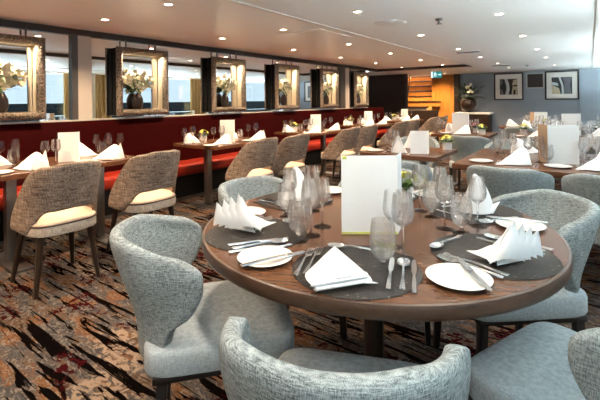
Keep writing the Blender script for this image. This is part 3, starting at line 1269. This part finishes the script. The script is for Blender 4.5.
def make_napkin_fan(mir=1):
    """shell fold: four overlapping sail leaves fanned about one foot, with a tail; faces -y"""
    m = MB()
    for k in range(4):
        a = (-.008 - .027 * k, .006 + .015 * k, .128 - .013 * k)
        b0 = (-.036 - .022 * k, .010 + .015 * k, .004)
        b1 = (.068 - .024 * k, -.020 + .016 * k, .004)
        p = [(x * mir, y, z) for x, y, z in (b0, b1, a)]
        leaf_sheet(m, p[0], p[1], p[2], (.012 * mir, -.030, .026), 15, 15)
    leaf_sheet(m, (.0, .035, .004), (.064 * mir, -.018, .004), (.0, .018, .116), (.034 * mir, .02, .006), 11, 11)
    leaf_sheet(m, (.0, .055, .004), (.05 * mir, -.01, .004), (.118 * mir, .040, .016), (.0, .0, .046), 11, 11)
    leaf_sheet(m, (-.06 * mir, .035, .004), (.03 * mir, .06, .004), (.05 * mir, -.028, .004), (0, 0, .003), 7, 7)
    m.v = [(x * 1.22, y * 1.15, z * 1.12) for x, y, z in m.v]
    return m.obj('napkin', M['linen'], solid=.0035, angle=70)


def make_napkin_fan_mirrored():
    m = make_napkin_fan(-1)
    return m


def make_napkin_pyramid():
    """standing folded triangle with a rolled front; faces -x"""
    m = MB()
    ap = (.035, .0, .088)
    leaf_sheet(m, (-.045, -.10, .02), (-.045, .095, .02), ap, (-.022, 0, .010), 11, 9)
    leaf_sheet(m, (.07, -.085, .003), (-.045, -.10, .004), ap, (.0, -.018, .004), 9, 9)
    leaf_sheet(m, (-.045, .095, .004), (.07, .085, .003), ap, (.0, .018, .004), 9, 9)
    for z, w in ((.006, .024), (.018, .018)):
        m.grid(lambda u, v, z=z, w=w: (-.048 - w * math.sin(PI * v), -.108 + .21 * u + .012 * (z > .01), z - .004 + .012 * (1 - math.cos(PI * v)) / 2), 9, 8)
    leaf_sheet(m, (-.085, -.125, .004), (-.03, .10, .004), (-.03, -.02, .018), (0, 0, .004), 7, 5)
    m.v = [(x * .8, y * .76 - .012 * max(0, z) / .088, z * .9) for x, y, z in m.v]
    return m.obj('napkin', M['linen'], solid=.003, angle=70)


def make_napkin_cone():
    """tall half cone of cloth"""
    m = MB()

    def fn(u, v):
        a = PI * (u * 1.25 - .62)
        r = .062 * (1 - v) ** .75 + .002
        return (r * math.cos(a) * 1.0 - .01 * v, r * math.sin(a) * 1.15 + .012 * math.sin(v * 3), .003 + .158 * v)
    m.grid(fn, 17, 11)
    leaf_sheet(m, (.0, -.072, .003), (-.01, .075, .003), (-.005, .012, .15), (-.035, 0, 0), 11, 9)
    leaf_sheet(m, (.05, .055, .003), (.02, -.01, .003), (.01, .10, .045), (.02, .01, .01), 7, 7)
    return m.obj('napkin', M['linen'], solid=.0035, angle=70)


def make_napkin_bishop():
    """swept fold: a long tail rising to a rounded peak at +x, with one loose leaf behind"""
    m = MB()
    ridge = [(-.135, .004, .004), (-.10, .022, .022), (-.05, .048, .055), (.0, .066, .092), (.035, .072, .112), (.06, .066, .104), (.082, .05, .07), (.092, .03, .0)]

    def fn(u, v):
        t = u * (len(ridge) - 1)
        k = min(int(t), len(ridge) - 2)
        f = t - k
        x, w, h = [ridge[k][q] * (1 - f) + ridge[k + 1][q] * f for q in range(3)]
        c = v * 2 - 1
        return (x + .012 * c, w * c, .003 + h * max(0., 1 - abs(c) ** 1.5) - .006 * math.sin(c * 9) * (h > .03))
    m.grid(fn, 22, 15)
    leaf_sheet(m, (-.02, .05, .004), (.10, .03, .004), (.062, .045, .122), (.01, .03, .01), 9, 9)
    leaf_sheet(m, (-.06, -.03, .004), (.06, -.075, .004), (.055, -.02, .10), (.0, -.02, .008), 9, 9)
    m.v = [(x * 1.2, y * 1.2, z * 1.38) for x, y, z in m.v]
    return m.obj('napkin', M['linen'], solid=.004, angle=70)


def menu_card(w, h, th, name='menu_card', side='paper', stripe=False, lr=1, open_=-.35):
    t = empty(name)
    W = w / 2
    # an upright folded card: front leaf and back leaf open at an angle
    MB().box(-W, W, -.0015, .0015, 0, h).obj('front_leaf', M['paper'], t, smooth=False)
    bl = MB().box(0, th, -.0015, .0015, 0, h).obj('back_leaf', M[side], t, smooth=False)
    bl.location = (W * lr, .002, 0)
    bl.rotation_euler = (0, 0, PI / 2 + open_)
    if stripe:
        MB().box(-W + .001, W - .001, -.0024, -.0014, .002, .008).obj('bottom_stripe', M['greenstripe'], t, smooth=False)
        MB().box(-W + .004, -W + .02, -.0024, -.0014, h - .012, h - .002).obj('corner_mark', M['greenstripe'], t, smooth=False)
    return t


def make_pot_plant(petal='petalyellow'):
    t = empty('potted_plant')
    p = MB()
    o = rounded_square(.042, .042, 24, 6)
    n = len(o)
    vs = [(x * .85, y * .85, 0) for x, y in o] + [(x, y, .075) for x, y in o] + [(x * .9, y * .9, .075) for x, y in o] + [(x * .85, y * .85, .062) for x, y in o]
    fs = [tuple(range(n - 1, -1, -1)), tuple(3 * n + i for i in range(n))]
    for r in range(3):
        fs += [(r * n + i, r * n + (i + 1) % n, (r + 1) * n + (i + 1) % n, (r + 1) * n + i) for i in range(n)]
    p.add(vs, fs)
    p.obj('pot', M['pot'], t)
    rr = random.Random(21)
    lf, bl = MB(), MB()
    for k in range(46):
        a = rr.random() * 2 * PI
        d = Vector((math.cos(a), math.sin(a), .35 + rr.random() * 1.3))
        leaf_blade(lf, Vector((math.cos(a) * .02, math.sin(a) * .02, .065)), d, .055 + .035 * rr.random(), .011, .35)
    for k in range(16):
        a = rr.random() * 2 * PI
        q = rr.random() ** .5
        c = Vector((math.cos(a) * .058 * q, math.sin(a) * .058 * q, .138 - .035 * q * q))
        petal_flower(bl, c, .017, Vector((math.cos(a) * q, math.sin(a) * q, .8)), 6, .4, rr)
    lf.obj('leaves', M['leaf'], t, solid=.001)
    bl.obj('blossoms', M[petal], t)
    return t


def item(maker, x, y, rz, tname, kind, cat, z=TOP, key=None):
    if not in_view(x, y, z + .08, 10):
        return None
    o = spawn(maker, (x, y, z), rz, key)
    later(o, '%s on the %s' % (kind, tname), cat, '%s on the %s' % (cat + 's' if not cat.endswith('s') else cat, tname), pj(x, y, z)[0])
    return o


# ------------------------------------------------------------------ round table layout
RN = 'round table'
SET = []


def setting_frame(deg, r):
    """origin of a place setting, x axis towards the table centre, y axis to the guest's left"""
    a = rad(deg)
    o = Vector((TC[0] + r * math.cos(a), TC[1] + r * math.sin(a), 0))
    return o, a + PI


def loc(o, ang, x, y):
    return (o.x + x * math.cos(ang) - y * math.sin(ang), o.y + x * math.sin(ang) + y * math.cos(ang))


angs = [(-127, .485), (-70, .485), (-13, .485), (50, .485), (110, .485), (168, .485)]
for i, (deg, r) in enumerate(angs):
    o, a = setting_frame(deg, r)
    x, y = loc(o, a, 0, 0)
    item(make_mat, x, y, a, RN, 'dark woven round placemat', 'placemat')
    zm = TOP + .0035
    for dx, dy in ((-.005, .155), (.0, .18)):
        if i == 1 and dy == .155:
            dx += .02
        x, y = loc(o, a, dx, dy - .02)
        item(make_fork, x, y, a, RN, 'steel fork', 'fork', zm if i != 5 else zm + .001)
    for dx, dy in ((-.01, -.10), (-.01, -.135), (-.015, -.165)):
        x, y = loc(o, a, dx, dy)
        item(make_knife if dy != -.135 else make_spoon, x, y, a + (0 if dy != -.135 else PI * 0), RN, 'steel knife' if dy != -.135 else 'steel spoon',
             'knife' if dy != -.135 else 'spoon', zm)
    x, y = loc(o, a, .145, .02)
    item(make_spoon, x, y, a + PI / 2, RN, 'steel spoon', 'spoon', zm)
    # bread plate to the guest's left
    pd = {0: 29, 1: 30.5, 2: 27, 3: 24, 4: 26, 5: 28}[i]
    o2, a2 = setting_frame(deg - pd, .55 if i in (0, 5) else .565)
    item(make_plate, o2.x, o2.y, 0, RN, 'round white side plate', 'plate')
    x, y = loc(o2, a2, 0.0, -.045)
    item(make_knife, x, y, a2 - .25, RN, 'steel knife', 'knife', TOP + .0145)
o, a = setting_frame(-127, .485)
nl = item(make_napkin_fan, -1.075, 1.095, rad(38), RN, 'white folded napkin', 'napkin', TOP + .007)
nl.scale = (.92, .95, .98)
o, a = setting_frame(-70, .485)
x, y = loc(o, a, -.10, .045)
item(make_napkin_pyramid, x, y, a + .6, RN, 'white folded napkin', 'napkin', TOP + .007)
nr = item(make_napkin_fan_mirrored, -.190, 1.335, rad(26), RN, 'white folded napkin', 'napkin', TOP + .007)
nr.scale = (.84, .9, .9)
item(make_napkin_cone, -.41, 1.87, rad(-60), RN, 'white folded napkin', 'napkin', TOP + .007)
item(make_napkin_cone, -1.2, 1.62, rad(-20), RN, 'white folded napkin', 'napkin', TOP + .007)
item(make_napkin_cone, -.90, 1.98, rad(-60), RN, 'white folded napkin', 'napkin', TOP + .007)
for x, y in [(-.836, 1.215), (-1.02, 1.493), (-.479, 1.205), (-.455, 1.57), (-.619, 1.761)]:
    item(make_wine_glass, x, y, 0, RN, 'clear wine glass', 'glass')
for x, y in [(-1.09, 1.42), (-.545, 1.28), (-.36, 1.68), (-.55, 1.83), (-.86, 1.33)]:
    item(make_small_glass, x, y, 0, RN, 'clear wine glass', 'glass')
for x, y in [(-.842, 1.148), (-.498, 1.097), (-.39, 1.555), (-.545, 1.70), (-1.06, 1.36)]:
    item(make_goblet, x, y, 0, RN, 'clear stubby water goblet', 'goblet')
m = menu_card(.208, .292, .10, stripe=True)
m.location = (-.667, 1.356, TOP)
m.rotation_euler = (0, 0, rad(34))
tag(m, 'big white upright menu card on the round table', 'menu', 'menu cards')
pp = spawn(make_pot_plant, (-.745, 1.89, TOP), 0)
tag(pp, 'small yellow flowering plant behind the round table menu', 'plant', 'potted table plants')

# ------------------------------------------------------------------ banquette tables
centres = [1.55, 3.55, 5.47, 7.40, 9.33]
TN = ['first', 'second', 'third', 'fourth', 'fifth']
for k, cy in enumerate(centres):
    xa, xb = (-4.06, -3.30) if k == 0 else (-4.08, -3.34)
    h = .57 if k == 0 else .54
    tn = '%s banquette table' % TN[k]
    lab = ['walnut table by the red banquette at the left edge', 'walnut table by the banquette, second from the left',
           'walnut table by the banquette, third from the left', 'walnut table by the banquette, fourth from the left',
           'walnut table by the banquette, farthest from us'][k]
    rect_table(xa, xb, cy - h, cy + h, lab, 'y', 'tables along the banquette')
    for s in (-1, 1):
        yc = cy + .305 * s
        t = spawn(make_aisle_chair, (-3.03 if k < 1 else -3.02, yc + ((.03 if s < 0 else .10) if k == 0 else 0), 0), PI + rad(R.uniform(-3, 3)))
        tag(t, 'brown tweed dining chair with cream seat at the %s, %s of its pair' % (tn, 'left' if s < 0 else 'right'), 'chair', 'tweed chairs along the aisle')
        # aisle side setting
        na = item(make_napkin_bishop, xb - .13, yc + .02, rad(36 + R.uniform(-12, 12)), tn, 'white folded napkin', 'napkin', key='bishop')
        nb = item(make_napkin_bishop, xa + .16, yc - (.08 if s < 0 else 0), rad(216 + R.uniform(-10, 10)), tn, 'white folded napkin', 'napkin', key='bishop')
        for q in (na, nb):
            if q:
                q.scale = (.74, .8, .74) if k else (.92, .95, .82)
        if k:
            item(make_wine_glass, xb - .29, yc + .14, 0, tn, 'clear wine glass', 'glass')
            item(make_small_glass, xb - .36, yc + .07, 0, tn, 'clear wine glass', 'glass')
            item(make_goblet, xb - .25, yc - .20, 0, tn, 'clear stubby water goblet', 'goblet')
            item(make_wine_glass, xa + .28, yc - .16, 0, tn, 'clear wine glass', 'glass')
            item(make_small_glass, xa + .22, yc - .24, 0, tn, 'clear wine glass', 'glass')
        item(make_plate, xb - .12, yc - .19, 0, tn, 'round white side plate', 'plate')
        if k < 2:
            item(make_knife, xb - .13, yc + .15, PI, tn, 'steel knife', 'knife', TOP + .001)
            item(make_fork, xb - .13, yc - .10 , PI, tn, 'steel fork', 'fork', TOP + .001)
    if k == 0:
        for x, y in [(-3.82, 2.06), (-3.66, 2.10), (-3.52, 1.47), (-3.86, 1.30), (-3.70, 1.11)]:
            item(make_wine_glass, x, y, 0, tn, 'clear wine glass', 'glass')
        for x, y in [(-3.92, 2.0), (-3.74, 2.03), (-3.60, 1.42), (-3.93, 1.22)]:
            item(make_small_glass, x, y, 0, tn, 'clear wine glass', 'glass')
        for x, y in [(-3.62, 1.90), (-3.66, 1.22), (-3.50, 1.02)]:
            item(make_goblet, x, y, 0, tn, 'clear stubby water goblet', 'goblet')
    my = [1.60, 3.463, 5.433, 7.35, 9.30][k]
    m = menu_card(.17 if k else .15, .27 if k else .25, .02)
    m.location = (-3.60 if k == 0 else -3.62, my, TOP)
    m.rotation_euler = (0, 0, rad(48 if k else 60))
    tag(m, 'cream upright menu card on the ' + tn, 'menu', 'menu cards')
    if k:
        pp = spawn(make_pot_plant, (-3.95, cy - .18 if k < 4 else cy + .1, TOP), k * .7)
        tag(pp, 'small yellow flowering plant in white pot on the ' + tn, 'plant', 'potted table plants')

# ------------------------------------------------------------------ middle and window side tables
TABS = [
    ('square table behind the menu', -1.79, -1.07, 3.44, 4.16, 'x', 'small square walnut table directly behind the round table menu'),
    ('long window side table', -.87, .80, 3.20, 4.36, 'x', 'long walnut table right of centre behind the round table'),
    ('square table by the orange panel', -1.86, -1.10, 5.78, 6.50, 'x', 'square walnut table before the orange wood panel'),
    ('middle window side table', -.86, .80, 5.75, 6.75, 'x', 'walnut table behind the long window side table'),
    ('far window side table', .0, .85, 8.15, 9.1, 'x', 'far walnut table at the window side, right edge'),
]
for tn, x0, x1, y0, y1, ax, lab in TABS:
    rect_table(x0, x1, y0, y1, lab, ax, 'tables in the middle of the room')
t = empty('round_dining_table', (-.70, 8.15, 0))
tag(t, 'far round table with grey edge before the blue wall', 'table', 'tables in the middle of the room')
MB().lathe([(0, TOP - .04), (.65, TOP - .04), (.655, TOP - .02), (.65, TOP), (0, TOP)], 48).obj('tabletop', M['tabletop'], t, angle=50)
MB().lathe([(0, 0), (.25, 0), (.25, .015), (.04, .025), (.04, TOP - .04)], 24).obj('pedestal', M['steeldark'], t)

GA = 'tub chairs at the window side tables'
place_tub(-.47, 3.21, 90, 'blue grey tub chair at the long window side table, left one', GA)
place_tub(.12, 3.21, 90, 'brown grey tub chair at the long window side table, right one', GA)
place_tub(-.66, 4.62, -90, 'tub chair on the far side of the long window side table', GA)
place_tub(-1.26, 3.13, 90, 'pale tub chair pushed under the square table behind the menu', GA)
place_tub(-1.62, 4.42, -80, 'tub chair at the far side of the square table behind menu', GA)
place_tub(-1.24, 5.47, 90, 'blue tub chair at the square table by the orange panel', GA)
place_tub(-.45, 5.50, 90, 'tub chair at the middle window side table, left one', GA)
place_tub(.14, 5.50, 90, 'tub chair at the middle window side table, right one', GA)
place_tub(-.86, 7.30, 85, 'tub chair before the far round table, left one', GA)
place_tub(-.20, 7.42, 110, 'tub chair before the far round table, right one', GA)
place_tub(.42, 7.85, 90, 'tub chair at the far window side table', GA)


def rect_setting(tn, cx, cy, deg, nap, mat=False, plate=True, cut=False):
    """a place setting whose guest faces deg"""
    a = rad(deg)
    o = Vector((cx, cy, 0))
    key = {'bishop': make_napkin_bishop, 'cone': make_napkin_cone, 'pyr': make_napkin_pyramid}[nap]
    x, y = loc(o, a, 0, 0)
    item(key, x, y, rad(R.uniform(-15, 15)) + (rad(36) if deg == 90 else rad(216)) if nap == 'bishop' else a + rad(R.uniform(-25, 25)), tn, 'white folded napkin', 'napkin', key=nap if nap == 'bishop' else None)
    for mk, dx, dy, nm, c in ((make_wine_glass, .20, -.13, 'clear wine glass', 'glass'), (make_small_glass, .24, -.05, 'clear wine glass', 'glass'),
                              (make_goblet, .15, -.19, 'clear stubby water goblet', 'goblet')):
        x, y = loc(o, a, dx, dy)
        item(mk, x, y, 0, tn, nm, c)
    if plate:
        x, y = loc(o, a, .0, .25)
        item(make_plate, x, y, 0, tn, 'round white side plate', 'plate')
    if cut:
        x, y = loc(o, a, .0, -.12)
        item(make_knife, x, y, a, tn, 'steel knife', 'knife', TOP + .001)
        x, y = loc(o, a, .0, .13)
        item(make_fork, x, y, a, tn, 'steel fork', 'fork', TOP + .001)


A = TABS[0][0]
rect_setting(A, -1.45, 3.58, 90, 'cone', cut=True)
rect_setting(A, -1.50, 4.00, -90, 'cone', plate=False)
A = TABS[1][0]
rect_setting(A, -.45, 3.40, 90, 'bishop', cut=True)
rect_setting(A, .06, 3.42, 90, 'bishop', cut=True)
rect_setting(A, -.50, 4.18, -90, 'bishop')
rect_setting(A, .12, 4.20, -90, 'cone')
A = TABS[2][0]
rect_setting(A, -1.45, 5.95, 90, 'bishop')
rect_setting(A, -1.72, 6.36, -90, 'bishop', plate=False)
A = TABS[3][0]
for x in (-.52, .06, .5):
    rect_setting(A, x, 5.92, 90, 'bishop')
    rect_setting(A, x + .1, 6.60, -90, 'bishop', plate=False)
A = TABS[4][0]
rect_setting(A, .2, 8.3, 90, 'bishop')
rect_setting(A, .6, 8.3, 90, 'bishop')
rect_setting(A, .35, 8.95, -90, 'cone', plate=False)
A = TABS[4][0]
for x, y in [(.12, 8.42), (.30, 8.5)]:
    item(make_wine_glass, x, y, 0, A, 'clear wine glass', 'glass')
A = TABS[3][0]
for x, y in [(-.10, 6.05), (.0, 6.15), (.12, 6.0), (-.30, 6.0), (.2, 6.2), (-.6, 6.1)]:
    item(make_wine_glass, x, y, 0, A, 'clear wine glass', 'glass')
A = TABS[1][0]
for x, y in [(-.03, 3.66), (.04, 3.76), (-.035, 3.56)]:
    item(make_wine_glass, x, y, 0, A, 'clear wine glass', 'glass')
A = 'far round table'
for d in (200, 250, 300, 350, 60, 120):
    rect_setting(A, -.70 + .45 * math.cos(rad(d)), 8.15 + .45 * math.sin(rad(d)), d + 180, 'bishop', plate=(d in (250, 300)))

for (x, y, w, h, deg, lab, side) in [
        (-1.27, 3.60, .15, .21, 24, 'white upright menu card on the square table behind the round table', 'paper'),
        (-.165, 3.62, .20, .292, 6, 'big white menu card on the long window side table', 'paperwarm'),
        (-1.56, 6.20, .22, .29, 20, 'white menu card on the table before the orange panel', 'paper'),
        (-.20, 6.35, .22, .29, 20, 'white menu card on the middle window side table', 'paper'),
        (-.70, 8.22, .2, .25, 14, 'white menu card with tan side on the far round table', 'paperwarm'),
        (.33, 8.6, .2, .25, 14, 'white menu card on the far window side table', 'paper')]:
    m = menu_card(w, h, .06, side=side) if side == 'paper' else menu_card(w, h, .09, side=side, lr=-1, open_=.75)
    m.location = (x, y, TOP)
    m.rotation_euler = (0, 0, rad(deg))
    tag(m, lab, 'menu', 'menu cards')
for (x, y, lab, pet) in [(-1.15, 4.07, 'yellow flowering plant in white pot on the square table behind menu', 'petalyellow'),
                         (-1.22, 6.02, 'yellow flowering plant in white pot before the console cabinet', 'petalyellow'),
                         (-.74, 6.30, 'small plant in white pot on the middle window side table', 'petalyellow'),
                         (-.62, 8.02, 'small plant in white pot on the far round table', 'petalyellow')]:
    pp = spawn(make_pot_plant, (x, y, TOP), R.random() * 3)
    tag(pp, lab, 'plant', 'potted table plants')
pp = make_pot_plant('petalpink')
pp.location = (-1.36, 6.28, TOP)
tag(pp, 'pink flowering plant beside the yellow plant before the console', 'plant', 'potted table plants')

# finish the labels of repeated small things
for base, lst in pending.items():
    lst.sort(key=lambda q: q[0])
    n = len(lst)
    for i, (px, o) in enumerate(lst):
        if n == 1:
            o['label'] = base if len(base.split()) >= 4 else 'single ' + base
        elif i == n - 1 and n > 2:
            o['label'] = base + ', rightmost'
        elif i == 0:
            o['label'] = base + ', leftmost'
        elif n == 2:
            o['label'] = base + ', right one'
        else:
            o['label'] = base + ', %s from the left' % ORD[i]

# ------------------------------------------------------------------ world and view
w = bpy.data.worlds.new('sky')
SC.world = w
w.use_nodes = True
bg = w.node_tree.nodes['Background']
bg.inputs['Color'].default_value = (.80, .91, 1.0, 1)
bg.inputs['Strength'].default_value = .55
sd = bpy.data.lights.new('sun', 'SUN')
sd.energy = 46.0
sd.angle = rad(8)
sd.color = (.88, .96, 1)
so = bpy.data.objects.new('sun', sd)
COL.objects.link(so)
so.rotation_euler = (0, rad(20), rad(-12))
for k in range(4):
    y0, y1 = posts[k] + .17, posts[k + 1] - .17
    ld = bpy.data.lights.new('window_portal', 'AREA')
    ld.shape = 'RECTANGLE'
    ld.size = 1.12
    ld.size_y = y1 - y0
    ld.cycles.is_portal = True
    lo = bpy.data.objects.new('window_portal', ld)
    COL.objects.link(lo)
    lo.location = (WR + .16, (y0 + y1) / 2, 1.39)
    lo.rotation_euler = (0, PI / 2, 0)

vs = SC.view_settings
vs.view_transform = 'Standard'
vs.look = 'None'
vs.gamma = 1
vs.exposure = 1.4
vs.use_curve_mapping = False
SC.cycles.max_bounces = 16
SC.cycles.transmission_bounces = 16
SC.cycles.diffuse_bounces = 8
SC.cycles.glossy_bounces = 4
SC.cycles.transparent_max_bounces = 24
SC.cycles.caustics_reflective = False
SC.cycles.caustics_refractive = False
SC.cycles.sample_clamp_indirect = 6
